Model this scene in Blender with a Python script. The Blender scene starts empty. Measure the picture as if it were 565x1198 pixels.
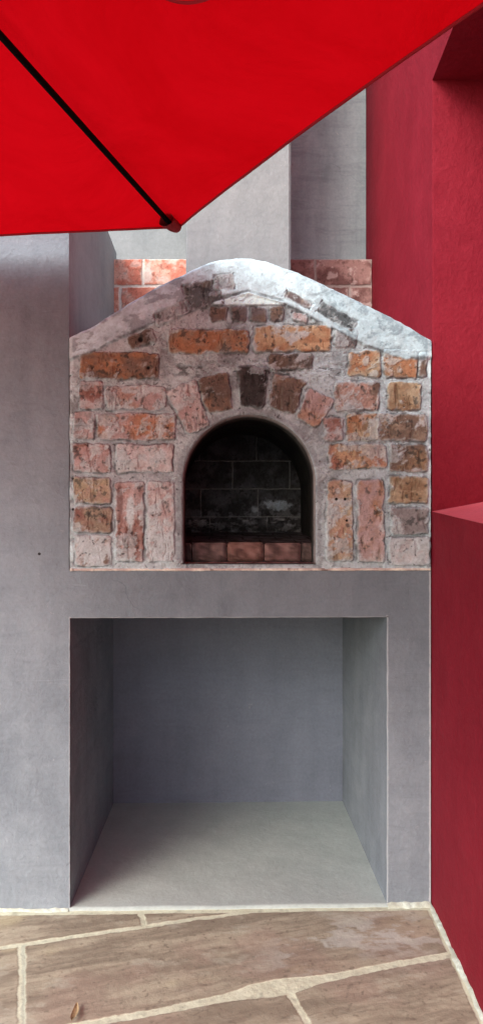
import bpy, bmesh, math
import numpy as np
from mathutils import Vector, Matrix, noise as mnoise

scene = bpy.context.scene
COL = scene.collection
RAD = math.radians

# ------------------------------------------------------------------ camera
EYE, DIST, F = 1.1225, 2.1, 840.0          # eye height, distance to the oven face, focal length in photo pixels
YAW = math.atan(20.5/840.0)
CY, SY = math.cos(YAW), math.sin(YAW)
cam_d = bpy.data.cameras.new("camera")
cam = bpy.data.objects.new("camera", cam_d); COL.objects.link(cam)
cam.location = (0, -DIST, EYE)
cam.rotation_euler = (RAD(90), 0, -YAW)
cam_d.sensor_fit = 'VERTICAL'; cam_d.sensor_height = 36; cam_d.lens = F/1198*36
cam_d.shift_y = 17/1198
cam_d.clip_start = 0.02; cam_d.clip_end = 1000
scene.camera = cam

def XZ(px, py, Y=0.0):
    """photo measurement -> world X,Z on the upright plane at depth Y"""
    a = (np.asarray(px, float)-282.5)/F
    dx, dy = CY*a+SY, CY-SY*a
    t = (Y+DIST)/dy
    return dx*t, EYE+(616-np.asarray(py, float))/F*t
def P(px, py, Y=0.0):
    x, z = XZ(px, py, Y); return (float(x), Y, float(z))
def G(px, py, Z=0.0):
    """photo measurement -> point on the level plane Z"""
    a = (px-282.5)/F; b = (616-py)/F
    t = (Z-EYE)/b
    return ((CY*a+SY)*t, -DIST+(CY-SY*a)*t)

# ------------------------------------------------------------------ numpy noise
rng = np.random.default_rng(11)
def vnoise(x, y, seed):
    """value noise at arbitrary coordinates, 0..1"""
    xi = np.floor(x).astype(np.int64); yi = np.floor(y).astype(np.int64)
    fx = x-xi; fy = y-yi
    fx = fx*fx*(3-2*fx); fy = fy*fy*(3-2*fy)
    def h(i, j):
        n = (i*374761393 + j*668265263 + seed*974634777) & 0xffffffff
        n = ((n ^ (n >> 13))*1274126177) & 0xffffffff
        n = n ^ (n >> 16)
        return (n & 0xffff)/65535.0
    a, b, c, d = h(xi, yi), h(xi+1, yi), h(xi, yi+1), h(xi+1, yi+1)
    return (a*(1-fx)+b*fx)*(1-fy)+(c*(1-fx)+d*fx)*fy
def fbm(x, y, cell, seed, octv=4, gain=.55):
    s = 0; a = 1; t = 0
    for k in range(octv):
        ang = .6*k+.3
        xr = (x*math.cos(ang)-y*math.sin(ang))*2**k/cell; yr = (x*math.sin(ang)+y*math.cos(ang))*2**k/cell
        s = s+a*vnoise(xr+17.3*k, yr+5.1*k, seed+k); t += a; a *= gain
    return s/t
def sstep(a, b, x):
    t = np.clip((x-a)/(b-a), 0, 1); return t*t*(3-2*t)
def mix(c1, c2, m):
    return c1*(1-m[..., None])+c2*m[..., None]
def rgb(r, g, b): return np.array([r, g, b], float)
def lin(c):
    c = np.clip(np.asarray(c, float)/255, 0, 1)
    return np.where(c <= .04045, c/12.92, ((c+.055)/1.055)**2.4)

# ------------------------------------------------------------------ mesh helpers
def link(name, me, m=None, parent=None):
    o = bpy.data.objects.new(name, me); COL.objects.link(o)
    if m is not None: me.materials.append(m)
    if parent is not None:
        o.parent = parent; o.matrix_parent_inverse = Matrix.Translation(parent.location).inverted()
    return o
def tag(o, label=None, cat=None, group=None, kind=None):
    for k, v in (("label", label), ("category", cat), ("group", group), ("kind", kind)):
        if v: o[k] = v
    return o
def empty(name, loc, label, cat):
    o = bpy.data.objects.new(name, None); COL.objects.link(o); o.location = loc
    o.empty_display_size = .1
    return tag(o, label, cat)
def mesh(name, verts, faces, smooth=False):
    me = bpy.data.meshes.new(name); me.from_pydata([tuple(map(float, v)) for v in verts], [], faces)
    if smooth: me.polygons.foreach_set("use_smooth", [True]*len(me.polygons))
    me.update(); return me
def grid_mesh(name, X, Y, Z, col=None, keep=None, flip=False):
    """structured sheet (n x m arrays) with a colour attribute; keep = face mask"""
    n, m = X.shape
    idx = np.arange(n*m).reshape(n, m)
    q = np.stack([idx[:-1, :-1], idx[1:, :-1], idx[1:, 1:], idx[:-1, 1:]], -1)
    if flip: q = q[..., ::-1]
    q = q[keep] if keep is not None else q.reshape(-1, 4)
    used = np.unique(q); remap = -np.ones(n*m, np.int64); remap[used] = np.arange(len(used))
    q = remap[q]
    me = bpy.data.meshes.new(name)
    me.vertices.add(len(used))
    co = np.stack([X.ravel()[used], Y.ravel()[used], Z.ravel()[used]], -1).astype(np.float32)
    me.vertices.foreach_set("co", co.ravel())
    me.loops.add(q.size); me.loops.foreach_set("vertex_index", q.ravel().astype(np.int32))
    me.polygons.add(len(q)); me.polygons.foreach_set("loop_start", (np.arange(len(q))*4).astype(np.int32))
    me.update(calc_edges=True); me.validate()
    me.polygons.foreach_set("use_smooth", [True]*len(me.polygons))
    if col is not None:
        at = me.color_attributes.new("Col", 'FLOAT_COLOR', 'POINT')
        c = col.reshape(-1, 3)[used]; c = np.concatenate([c, np.ones((len(c), 1))], 1).astype(np.float32)
        at.data.foreach_set("color", c.ravel())
    return me
def roughbox(bm, x0, x1, y0, y1, z0, z1, seg=0):
    vs = [bm.verts.new(p) for p in ((x0, y0, z0), (x1, y0, z0), (x1, y1, z0), (x0, y1, z0), (x0, y0, z1), (x1, y0, z1), (x1, y1, z1), (x0, y1, z1))]
    for f in ((3, 2, 1, 0), (4, 5, 6, 7), (0, 1, 5, 4), (1, 2, 6, 5), (2, 3, 7, 6), (3, 0, 4, 7)):
        bm.faces.new([vs[i] for i in f])
def box_mesh(name, dims, bevel=0.0):
    bm = bmesh.new(); roughbox(bm, *dims)
    if bevel: bmesh.ops.bevel(bm, geom=bm.edges[:], offset=bevel, segments=3, affect='EDGES', profile=.5)
    me = bpy.data.meshes.new(name); bm.to_mesh(me); bm.free(); return me
def tube(name, p0, p1, r0, r1=None, seg=20, flat=1.0):
    r1 = r0 if r1 is None else r1
    p0, p1 = Vector(p0), Vector(p1); d = (p1-p0).normalized()
    u = d.cross(Vector((0, 0, 1)));
    if u.length < 1e-3: u = Vector((1, 0, 0))
    u.normalize(); w = u.cross(d).normalized()
    vs, fs = [], []
    for p, r in ((p0, r0), (p1, r1)):
        for k in range(seg):
            a = 2*math.pi*k/seg; vs.append(p+u*math.cos(a)*r*flat+w*math.sin(a)*r)
    for k in range(seg):
        j = (k+1) % seg; fs.append((k, j, seg+j, seg+k))
    fs.append(tuple(range(seg))[::-1]); fs.append(tuple(range(seg, 2*seg)))
    return mesh(name, vs, fs)
def lathe(name, cx, cy, prof, seg=40):
    vs, fs = [], []
    for r, z in prof:
        for k in range(seg):
            a = 2*math.pi*k/seg; vs.append((cx+r*math.cos(a), cy+r*math.sin(a), z))
    for i in range(len(prof)-1):
        for k in range(seg):
            j = (k+1) % seg; fs.append((i*seg+k, i*seg+j, (i+1)*seg+j, (i+1)*seg+k))
    fs.append(tuple(range(seg))[::-1]); fs.append(tuple(range((len(prof)-1)*seg, len(prof)*seg)))
    return mesh(name, vs, fs, True)

# ------------------------------------------------------------------ materials
def newmat(name):
    m = bpy.data.materials.new(name); m.use_nodes = True
    nt = m.node_tree; b = nt.nodes["Principled BSDF"]
    return m, nt, b
def N(nt, t, **kw):
    n = nt.nodes.new(t)
    for k, v in kw.items():
        if k in n.inputs: n.inputs[k].default_value = v
        else: setattr(n, k, v)
    return n
def L(nt, a, b): nt.links.new(a, b)
def noise(nt, vec, scale, detail=5, rough=.55, dist=0):
    n = N(nt, 'ShaderNodeTexNoise'); n.inputs['Scale'].default_value = scale; n.inputs['Detail'].default_value = detail
    n.inputs['Roughness'].default_value = rough; n.inputs['Distortion'].default_value = dist
    L(nt, vec, n.inputs['Vector']); return n.outputs['Fac']
def ramp(nt, fac, stops):
    r = N(nt, 'ShaderNodeValToRGB'); e = r.color_ramp.elements
    while len(e) < len(stops): e.new(.5)
    for el, (p, c) in zip(e, stops):
        el.position = p; el.color = (*c, 1) if len(c) == 3 else c
    L(nt, fac, r.inputs['Fac']); return r.outputs['Color']
def mixc(nt, fac, a, b, mode='MIX'):
    m = N(nt, 'ShaderNodeMix', data_type='RGBA', blend_type=mode)
    if isinstance(fac, (int, float)): m.inputs[0].default_value = fac
    else: L(nt, fac, m.inputs[0])
    for s, i in ((a, 6), (b, 7)):
        if isinstance(s, tuple): m.inputs[i].default_value = (*s, 1)
        else: L(nt, s, m.inputs[i])
    return m.outputs[2]
def wpos(nt, scale=(1, 1, 1), rot=(0, 0, 0)):
    g = N(nt, 'ShaderNodeNewGeometry'); mp = N(nt, 'ShaderNodeMapping')
    mp.inputs['Scale'].default_value = scale; mp.inputs['Rotation'].default_value = rot
    L(nt, g.outputs['Position'], mp.inputs['Vector']); return mp.outputs['Vector']
def bump(nt, b, hs, dist=.003, strength=1.0):
    prev = None
    for h, d in hs:
        bp = N(nt, 'ShaderNodeBump'); bp.inputs['Distance'].default_value = d; bp.inputs['Strength'].default_value = strength
        L(nt, h, bp.inputs['Height'])
        if prev: L(nt, prev, bp.inputs['Normal'])
        prev = bp.outputs['Normal']
    L(nt, prev, b.inputs['Normal'])

def plaster(name, base, light, dark, rough=.85, coarse=.0025, streak=.35, fleck=.25, fcol=(.6, .58, .55), spec=.25, edges=(), crack=0.0, ecol=(.55, .56, .58), darken=0):
    m, nt, b = newmat(name)
    v = wpos(nt); vs = wpos(nt, (9, 9, 1.1)); vh = wpos(nt, (1.5, 1.5, 9), (0, .35, 0))
    n1 = noise(nt, v, 1.7, 6, .6, .6); n2 = noise(nt, v, 9, 6, .65, .3); n3 = noise(nt, v, 90, 4, .6)
    c = ramp(nt, n1, [(.3, dark), (.52, base), (.75, light)])
    c2 = ramp(nt, n2, [(.28, dark), (.5, base), (.74, light)])
    c = mixc(nt, .38, c, c2)
    s1 = ramp(nt, noise(nt, vs, 1.5, 5, .6, .4), [(.35, (0, 0, 0)), (.75, (streak,)*3)])
    c = mixc(nt, s1, c, light)
    s2 = ramp(nt, noise(nt, vh, 3.1, 6, .7, .8), [(.5, (0, 0, 0)), (.8, (streak,)*3)])
    c = mixc(nt, s2, c, dark)
    g = ramp(nt, n3, [(.3, (.92,)*3), (.7, (1.06,)*3)])
    c = mixc(nt, 1.0, c, g, 'MULTIPLY')
    fl = ramp(nt, noise(nt, v, 36, 3, .6, 1.5), [(.70, (0, 0, 0)), (.76, (fleck,)*3)])
    c = mixc(nt, fl, c, fcol)
    L(nt, c, b.inputs['Base Color']); b.inputs['Roughness'].default_value = rough
    b.inputs['Specular IOR Level'].default_value = spec
    if crack:      # hairline shrinkage cracks, only here and there
        vo = N(nt, 'ShaderNodeTexVoronoi', feature='DISTANCE_TO_EDGE'); vo.inputs['Scale'].default_value = 2.6
        dn = N(nt, 'ShaderNodeTexNoise'); dn.inputs['Scale'].default_value = 6; dn.inputs['Detail'].default_value = 6; L(nt, v, dn.inputs['Vector'])
        ad = N(nt, 'ShaderNodeVectorMath', operation='MULTIPLY_ADD'); ad.inputs[1].default_value = (.25, .25, .25)
        L(nt, dn.outputs['Color'], ad.inputs[0]); L(nt, v, ad.inputs[2]); L(nt, ad.outputs[0], vo.inputs['Vector'])
        cr = ramp(nt, vo.outputs['Distance'], [(.0, (1, 1, 1)), (.006, (0, 0, 0))])
        mk = ramp(nt, noise(nt, v, 2.3, 2), [(.55, (0, 0, 0)), (.66, (crack,)*3)])
        c = mixc(nt, mixc(nt, 1.0, cr, mk, 'MULTIPLY'), c, tuple(x*.55 for x in dark))
        # sweeping trowel scratches
        sc_ = ramp(nt, noise(nt, wpos(nt, (1.2, 1.2, 26), (0, .9, 0)), 5, 4, .6, 1.2), [(.66, (0, 0, 0)), (.72, (.35,)*3)])
        sm_ = ramp(nt, noise(nt, v, 1.9, 3), [(.5, (0, 0, 0)), (.62, (1, 1, 1))])
        c = mixc(nt, mixc(nt, 1.0, sc_, sm_, 'MULTIPLY'), c, tuple(min(1, x*1.5) for x in light))
    if darken:      # smooth darkening that grows upward and to the right, uneven with noise
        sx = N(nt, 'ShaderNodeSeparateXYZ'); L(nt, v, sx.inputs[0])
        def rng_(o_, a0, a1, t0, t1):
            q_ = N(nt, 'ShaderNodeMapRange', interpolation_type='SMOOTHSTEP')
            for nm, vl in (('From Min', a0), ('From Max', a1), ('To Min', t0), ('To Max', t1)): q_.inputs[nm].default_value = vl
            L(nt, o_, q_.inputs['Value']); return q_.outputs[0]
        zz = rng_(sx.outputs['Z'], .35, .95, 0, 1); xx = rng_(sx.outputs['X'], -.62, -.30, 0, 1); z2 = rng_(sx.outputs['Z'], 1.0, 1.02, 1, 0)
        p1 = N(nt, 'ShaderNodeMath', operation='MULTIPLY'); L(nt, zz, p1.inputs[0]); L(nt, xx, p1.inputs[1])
        p2 = N(nt, 'ShaderNodeMath', operation='MULTIPLY'); L(nt, p1.outputs[0], p2.inputs[0]); p2.inputs[1].default_value = darken
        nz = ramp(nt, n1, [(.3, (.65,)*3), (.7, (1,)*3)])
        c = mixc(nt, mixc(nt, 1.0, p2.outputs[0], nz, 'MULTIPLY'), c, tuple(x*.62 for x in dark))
    for ax, val, wd, amt, bnd in edges:      # paint worn pale along the arrises
        sp = N(nt, 'ShaderNodeSeparateXYZ'); L(nt, v, sp.inputs[0])
        s1_ = N(nt, 'ShaderNodeMath', operation='SUBTRACT'); s1_.inputs[1].default_value = val; L(nt, sp.outputs[ax], s1_.inputs[0])
        s2_ = N(nt, 'ShaderNodeMath', operation='ABSOLUTE'); L(nt, s1_.outputs[0], s2_.inputs[0])
        mr = N(nt, 'ShaderNodeMapRange'); mr.inputs['From Min'].default_value = 0; mr.inputs['From Max'].default_value = wd; mr.inputs['From Min'].default_value = 0; mr.inputs['To Min'].default_value = 1; mr.inputs['To Max'].default_value = 0
        L(nt, s2_.outputs[0], mr.inputs['Value'])
        mm = N(nt, 'ShaderNodeMath', operation='ADD'); L(nt, mr.outputs[0], mm.inputs[0]); L(nt, noise(nt, v, 22, 6, .75, .5), mm.inputs[1])
        fac = ramp(nt, mm.outputs[0], [(.92, (0, 0, 0)), (.99, (amt,)*3)])
        for bx, lo_, hi_ in bnd:
            for op, lim in (('GREATER_THAN', lo_), ('LESS_THAN', hi_)):
                q_ = N(nt, 'ShaderNodeMath', operation=op); q_.inputs[1].default_value = lim; L(nt, sp.outputs[bx], q_.inputs[0])
                fm_ = N(nt, 'ShaderNodeMath', operation='MULTIPLY'); L(nt, fac, fm_.inputs[0]); L(nt, q_.outputs[0], fm_.inputs[1]); fac = fm_.outputs[0]
        c = mixc(nt, fac, c, ecol)
    L(nt, c, b.inputs['Base Color'])
    bump(nt, b, [(n1, coarse*4), (n2, coarse*2.2), (noise(nt, v, 45, 5, .7, .5), coarse), (noise(nt, v, 260, 3, .7), coarse*.25)])
    return m
def vcol_mat(name, rough=.9, grain=.0012, gscale=320, spec=.2, mult=.14):
    m, nt, b = newmat(name)
    a = N(nt, 'ShaderNodeVertexColor'); a.layer_name = "Col"
    v = wpos(nt); n = noise(nt, v, gscale, 4, .75); n2 = noise(nt, v, gscale*.3, 5, .7, .8)
    g = ramp(nt, n2, [(.3, (1-mult,)*3), (.72, (1+mult,)*3)])
    c = mixc(nt, 1.0, a.outputs['Color'], g, 'MULTIPLY')
    L(nt, c, b.inputs['Base Color']); b.inputs['Roughness'].default_value = rough
    b.inputs['Specular IOR Level'].default_value = spec
    bump(nt, b, [(n2, grain*1.6), (n, grain)])
    return m

GREY = plaster("grey_plaster", (.208, .245, .284), (.30, .345, .388), (.125, .150, .180), crack=.6, darken=.5, edges=((0, .4786, .006, .30, ((1, -1, .006), (2, -1, .862))), (0, .6077, .009, .6, ((1, -1, .006), (2, -1, .99))), (2, .8555, .005, .26, ((1, -1, .006), (0, -.448, .482))), (0, -.4474, .005, .26, ((1, -1, .006), (2, -1, .86)))))
GREY_SHADE = plaster("shade_toned_plaster", (.27, .32, .335), (.43, .48, .50), (.17, .20, .215), streak=.7, fleck=.7, crack=.5)  # tone worked in for light and shade on this side; scratches are wear
GREY_LIGHT = plaster("pale_grey_plaster", (.225, .25, .265), (.30, .322, .338), (.165, .185, .20), coarse=.0018, streak=.3)
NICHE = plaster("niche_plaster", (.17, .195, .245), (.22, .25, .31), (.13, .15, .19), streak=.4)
RED = plaster("red_wall_paint", (.195, .011, .023), (.245, .017, .032), (.150, .007, .016), spec=.1, rough=.7, coarse=.003, streak=.22, fleck=0)
SILLM = plaster("lit_sill_paint", (.75, .15, .19), (.82, .20, .24), (.66, .11, .14), rough=.6, fleck=0)  # paler than the wall: brightness of a lit sill put into the paint
CONC = plaster("concrete_slab", (.40, .47, .455), (.49, .57, .55), (.34, .41, .40), coarse=.0010, streak=.5, fleck=.3)
MORT = plaster("pale_mortar", (.62, .58, .52), (.74, .71, .65), (.42, .39, .36), coarse=.004, fleck=0)
BRICKMAT = vcol_mat("weathered_brick", mult=.12, grain=.0008)
FLOORMAT = vcol_mat("stone_paving", rough=.75, grain=.0006, gscale=240, mult=.1, spec=.3)
SOOT = vcol_mat("sooty_brick", rough=.8, mult=.35)

m, nt, b = newmat("soot_vault")
v = wpos(nt); n = noise(nt, v, 14, 6, .7, .5)
gm = N(nt, 'ShaderNodeSeparateXYZ'); L(nt, v, gm.inputs[0])
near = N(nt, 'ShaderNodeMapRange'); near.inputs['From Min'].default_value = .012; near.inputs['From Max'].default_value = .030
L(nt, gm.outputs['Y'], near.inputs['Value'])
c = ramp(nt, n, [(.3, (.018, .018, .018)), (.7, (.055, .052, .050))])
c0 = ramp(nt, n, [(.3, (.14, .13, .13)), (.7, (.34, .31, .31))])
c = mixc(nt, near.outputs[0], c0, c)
L(nt, c, b.inputs['Base Color']); b.inputs['Roughness'].default_value = .9; b.inputs['Specular IOR Level'].default_value = .15
bump(nt, b, [(n, .008), (noise(nt, v, 120, 4, .7), .002)])
VAULT = m

m, nt, b = newmat("red_canopy_cloth")
v = wpos(nt)
n1 = noise(nt, v, 3.4, 6, .65, .8); nf = noise(nt, v, 1100, 2, .5)
c = ramp(nt, n1, [(.3, (.70, .0025, .008)), (.7, (.84, .005, .014))])
b.inputs['Roughness'].default_value = 1; b.inputs['Specular IOR Level'].default_value = 0
L(nt, c, b.inputs['Base Color'])
tr = N(nt, 'ShaderNodeBsdfTranslucent'); L(nt, mixc(nt, 1.0, c, (1.0, .8, .8), 'MULTIPLY'), tr.inputs['Color'])
ms = N(nt, 'ShaderNodeMixShader'); ms.inputs[0].default_value = .36
L(nt, b.outputs[0], ms.inputs[1]); L(nt, tr.outputs[0], ms.inputs[2]); L(nt, ms.outputs[0], nt.nodes['Material Output'].inputs['Surface'])
bump(nt, b, [(n1, .01), (nf, .0004)])
CLOTH = m
def simple(name, colr, rough, metal=0, nscale=60, var=.25, bd=.0005):
    m, nt, b = newmat(name); v = wpos(nt); n = noise(nt, v, nscale, 5, .6)
    L(nt, ramp(nt, n, [(.3, tuple(x*(1-var) for x in colr)), (.7, tuple(x*(1+var) for x in colr))]), b.inputs['Base Color'])
    b.inputs['Roughness'].default_value = rough; b.inputs['Metallic'].default_value = metal
    bump(nt, b, [(n, bd)]); return m
HEM = simple("red_hem_webbing", (.30, .004, .012), .9, nscale=500)
POCKET = simple("dark_red_pocket_cloth", (.22, .004, .008), .9, nscale=400)
METAL = simple("black_painted_metal", (.004, .004, .004), .9, 0, 200)
METAL.node_tree.nodes["Principled BSDF"].inputs["Specular IOR Level"].default_value = .08
BASE = simple("cast_concrete_base", (.10, .10, .10), .85, 0, 40, .3, .002)
LEAF = simple("dry_leaf", (.36, .26, .14), .7, 0, 200)

def simple_hole():
    return simple('dark_hole', (.015, .014, .015), .9)
# ================================================================== SETTING: ground
A0, A1 = np.array(G(0, 1112)), np.array(G(285, 1070))
B0, B1 = np.array(G(115, 1200)), np.array(G(528, 1119))
dirU = (B1-B0)/np.linalg.norm(B1-B0); dirV = np.array([-dirU[1], dirU[0]])
WX0 = XZ(505, 700, 0)[0]                      # red wall face at Y = 0
def wallx(y): return WX0+.045*np.minimum(y, 0)
def uv(p): return np.array([np.dot(p, dirU), np.dot(p, dirV)])
vA0, vA1 = uv(A0), uv(A1)
slopeA = (vA1[1]-vA0[1])/(vA1[0]-vA0[0])
vB = uv(B0)[1]
uJ0 = uv(np.array(G(26, 1140)))[0]; uJ1 = uv(np.array(G(348, 1180)))[0]; uJm = uv(np.array(G(168, 1081)))[0]
ROWH = vA0[1]-vB
def floor_fn(x, y):
    """paving: returns height, colour (albedo) at world x, y"""
    wx = x+.010*(fbm(x, y, .09, 3, 3)-.5)+.006*(fbm(x, y, .02, 4, 3)-.5)
    wy = y+.010*(fbm(x, y, .09, 5, 3)-.5)+.006*(fbm(x, y, .02, 6, 3)-.5)
    u = wx*dirU[0]+wy*dirU[1]; v = wx*dirV[0]+wy*dirV[1]
    va = vA0[1]+slopeA*(u-vA0[0])
    row = np.where(v > va, -1, np.where(v > vB, 0, 1+np.floor((vB-v)/ROWH))).astype(int)
    up = va; lo = np.full_like(v, vB)
    upd = np.where(row == -1, 9, np.where(row == 0, va-v, vB-(row-1)*ROWH-v))
    lod = np.where(row == -1, v-va, v-(vB-row*ROWH)+0)
    lod = np.where(row == 0, v-vB, lod)
    u0 = np.where(row == -1, uJm, np.where(row == 0, uJ0, np.where(row == 1, uJ1, uJ0+.37*row)))
    Lr = 1.32
    k = np.floor((u-u0)/Lr); ju = (u-u0)-k*Lr; jd = np.minimum(ju, Lr-ju)
    # joint half widths: wider towards the viewer, with one fat blob of grout
    pb = np.array(G(322, 1160)); rr = np.hypot((x-pb[0])*1.0, (y-pb[1])*1.6)
    blob = .026*np.exp(-(rr/.085)**2)
    hwB = .0125+.004*(fbm(x, y, .12, 8, 2)-.5)+blob
    hwA = .0085
    d_up = upd-np.where(row == 0, hwA, hwB); d_lo = lod-np.where(row == -1, hwA, hwB)
    d = np.minimum(np.minimum(d_up, d_lo), jd-.0085)
    d = np.minimum(d, -y-.024-.010*(fbm(x, y, .15, 9, 2)-.5))       # strip along the wall foot
    d = np.minimum(d, wallx(y)-x-.018-.012*(fbm(x, y, .07, 10, 3)-.5))
    d = d+.004*(fbm(x, y, .012, 38, 4, .65)-.5); tile = sstep(-.0010, .0014, d)
    # stone with long grain
    ug = u+.02*fbm(u, v, .1, 20, 2); band = fbm(ug*.16, v+.05*fbm(u*.6, v, .12, 21, 3), .035, 22, 5, .62)
    fine = fbm(ug*.10, v, .007, 24, 3); cl = fbm(u*.5, v, .16, 26, 4)
    c = mix(rgb(138, 119, 106), rgb(172, 152, 136), sstep(.3, .7, band))
    c = mix(c, rgb(112, 93, 82), sstep(.52, .8, fine)*.28)
    c = mix(c, rgb(186, 164, 132), sstep(.55, .75, cl)*.45)
    c = mix(c, rgb(158, 126, 116), sstep(.5, .7, fbm(x, y, .22, 27, 3))*.4)
    sp = fbm(x, y, .012, 29, 2); c = mix(c, rgb(110, 92, 82), sstep(.72, .85, sp)*.5)
    # cement smears
    pr = np.array(G(455, 1095)); q = np.exp(-(((x-pr[0])/.24)**2+((y-pr[1])/.10)**2))
    pc = np.array(G(365, 1118)); q2 = np.exp(-(((x-pc[0]-.5*(y-pc[1]))/.10)**2+((y-pc[1])/.09)**2))
    sm = fbm(x*.7, y*1.3, .07, 31, 5, .65)
    c = mix(c, rgb(190, 176, 172), sstep(.50, .62, sm+.06)*q*.85)
    c = mix(c, rgb(186, 174, 170), sstep(.46, .60, sm+.06)*q2*.8)
    c = mix(c, rgb(192, 180, 168), sstep(.6, .75, sm)*.35)
    g = mix(rgb(196, 183, 164), rgb(218, 207, 188), fbm(x, y, .03, 33, 4))
    g = mix(g, rgb(172, 162, 146), sstep(.58, .8, fbm(x, y, .018, 35, 4))*.6)
    g = mix(g, rgb(176, 170, 158), ((row == 0) & (jd < .012) & (ju < .2)).astype(float)*.6)
    col = mix(g, c, tile)
    h = .005+.0016*tile+.0010*(band-.5)*tile+.0018*(fbm(x, y, .03, 36, 4)-.5)+.0010*(1-tile)*fbm(x, y, .01, 37, 3)
    return h, lin(col)*rgb(1.0, 1.23, 1.19)
xs = np.linspace(-1.5, 0.625, 900); ys = np.linspace(-.95, .004, 520)
Xg, Yg = np.meshgrid(xs, ys, indexing='ij')
H, Cc = floor_fn(Xg, Yg)
fm = link("floor", grid_mesh("floor", Xg, Yg, H, Cc), FLOORMAT)
tag(fm, kind="structure")
# coarser paving behind and beside the viewer
def coarse(x0, x1, y0, y1, n, mcount):
    a, b_ = np.meshgrid(np.linspace(x0, x1, n), np.linspace(y0, y1, mcount), indexing='ij')
    h, c = floor_fn(a, b_); return a, b_, h, c
a, b_, h, c = coarse(-3.5, .70, -4.2, -.95, 330, 260)
tag(link("patio", grid_mesh("patio", a, b_, h, c), FLOORMAT), kind="structure")
m, nt, b = newmat("ground_concrete")
v = wpos(nt); L(nt, ramp(nt, noise(nt, v, .8, 6), [(.3, (.42, .40, .37)), (.7, (.52, .50, .46))]), b.inputs['Base Color']); b.inputs['Roughness'].default_value = .9
me = mesh("ground", [(-150, -150, -.012), (150, -150, -.012), (150, 150, -.012), (-150, 150, -.012)], [(0, 1, 2, 3)])
tag(link("ground", me, m), kind="structure")

# ================================================================== grey wall (left)
XR = XZ(81.0, 500)[0]
ZT = 2.27; YR = .93
def wavy_wall(name, quads, m, parent=None):
    """list of quads (4 corners) each finely divided and nudged so that faces are not perfectly flat"""
    vs, fs = [], []
    for qd, nu, nv in quads:
        p = [Vector(k) for k in qd]; nrm = (p[1]-p[0]).cross(p[3]-p[0]).normalized(); o = len(vs)
        for i in range(nu+1):
            for j in range(nv+1):
                a, b_ = i/nu, j/nv
                q = p[0]*(1-a)*(1-b_)+p[1]*a*(1-b_)+p[2]*a*b_+p[3]*(1-a)*b_
                e = min(1, 6*min(a, 1-a, b_, 1-b_)*max((p[1]-p[0]).length, .3)) if nu > 1 else 0
                vs.append(q+nrm*e*.004*mnoise.noise(q*2.1))
        for i in range(nu):
            for j in range(nv):
                k = o+i*(nv+1)+j; fs.append((k, k+nv+1, k+nv+2, k+1))
    me = mesh(name, vs, fs, False)
    bm = bmesh.new(); bm.from_mesh(me); bmesh.ops.remove_doubles(bm, verts=bm.verts, dist=.0004)
    bm.to_mesh(me); bm.free(); me.polygons.foreach_set("use_smooth", [False]*len(me.polygons))
    return link(name, me, m, parent)
bmw = bmesh.new(); roughbox(bmw, -2.6, XR, 0.0, YR, -.01, ZT)
edges = [e for e in bmw.edges if abs(e.verts[0].co.x-XR) < 1e-4 and abs(e.verts[1].co.x-XR) < 1e-4 or (e.verts[0].co.z > 2 and e.verts[1].co.z > 2)]
me = bpy.data.meshes.new("grey_wall"); bmw.to_mesh(me); bmw.free()
# keep the part that butts the oven stand unbevelled: the stand starts 1 mm away in the same plane
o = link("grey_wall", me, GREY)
me.materials.append(plaster("grey_plaster_return_lit", (.34, .385, .42), (.42, .47, .50), (.25, .29, .33)))  # same plaster, painted paler to lift the shaded return face
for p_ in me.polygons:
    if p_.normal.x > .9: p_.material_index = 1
tag(o, "thick smooth grey plastered wall to the left of the brick oven", "wall")

hx_, hz_ = XZ(46.5, 648, 0)
hp_ = link("drill_hole", tube("drill_hole", (float(hx_), -.0006, float(hz_)), (float(hx_), .001, float(hz_)), .0042, seg=14), simple_hole(), o)
# ================================================================== pizza oven
oven = empty("pizza_oven", (.02, .0, 0), "arched brick pizza oven on a grey plastered stand with an open niche", "oven")
def gable(u):
    pts = [(80, 396), (84, 393), (97, 388), (109, 382), (128, 370), (148, 357), (168, 345), (187, 334.5), (207, 325), (226, 316), (241, 309), (257, 304.5), (275, 302.5), (290, 302), (308, 305.5),
           (329, 312.5), (350, 320), (368, 328.5), (407, 347), (446, 366), (470, 378), (485, 387), (504, 399)]
    return np.interp(u, [p[0] for p in pts], [p[1] for p in pts])
def gsm(u):
    return (gable(u-5)+gable(u-2.5)+gable(u)+gable(u+2.5)+gable(u+5))/5+.9*(vnoise(u/6.0, u*0, 91)-.5)
UC, VS, RX, RY, VBOT = 291.5, 565.0, 77.5, 80.0, 660.0
def arch_sd(u, v):
    e = np.hypot((u-UC)/RX, (v-VS)/RY); top = (e-1)*np.minimum(RX, RY)
    side = np.abs(u-UC)-(RX-.035*np.maximum(v-VS, 0)*0)
    s = np.where(v < VS, top, side)
    return np.maximum(s, v-VBOT) if True else s

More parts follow.
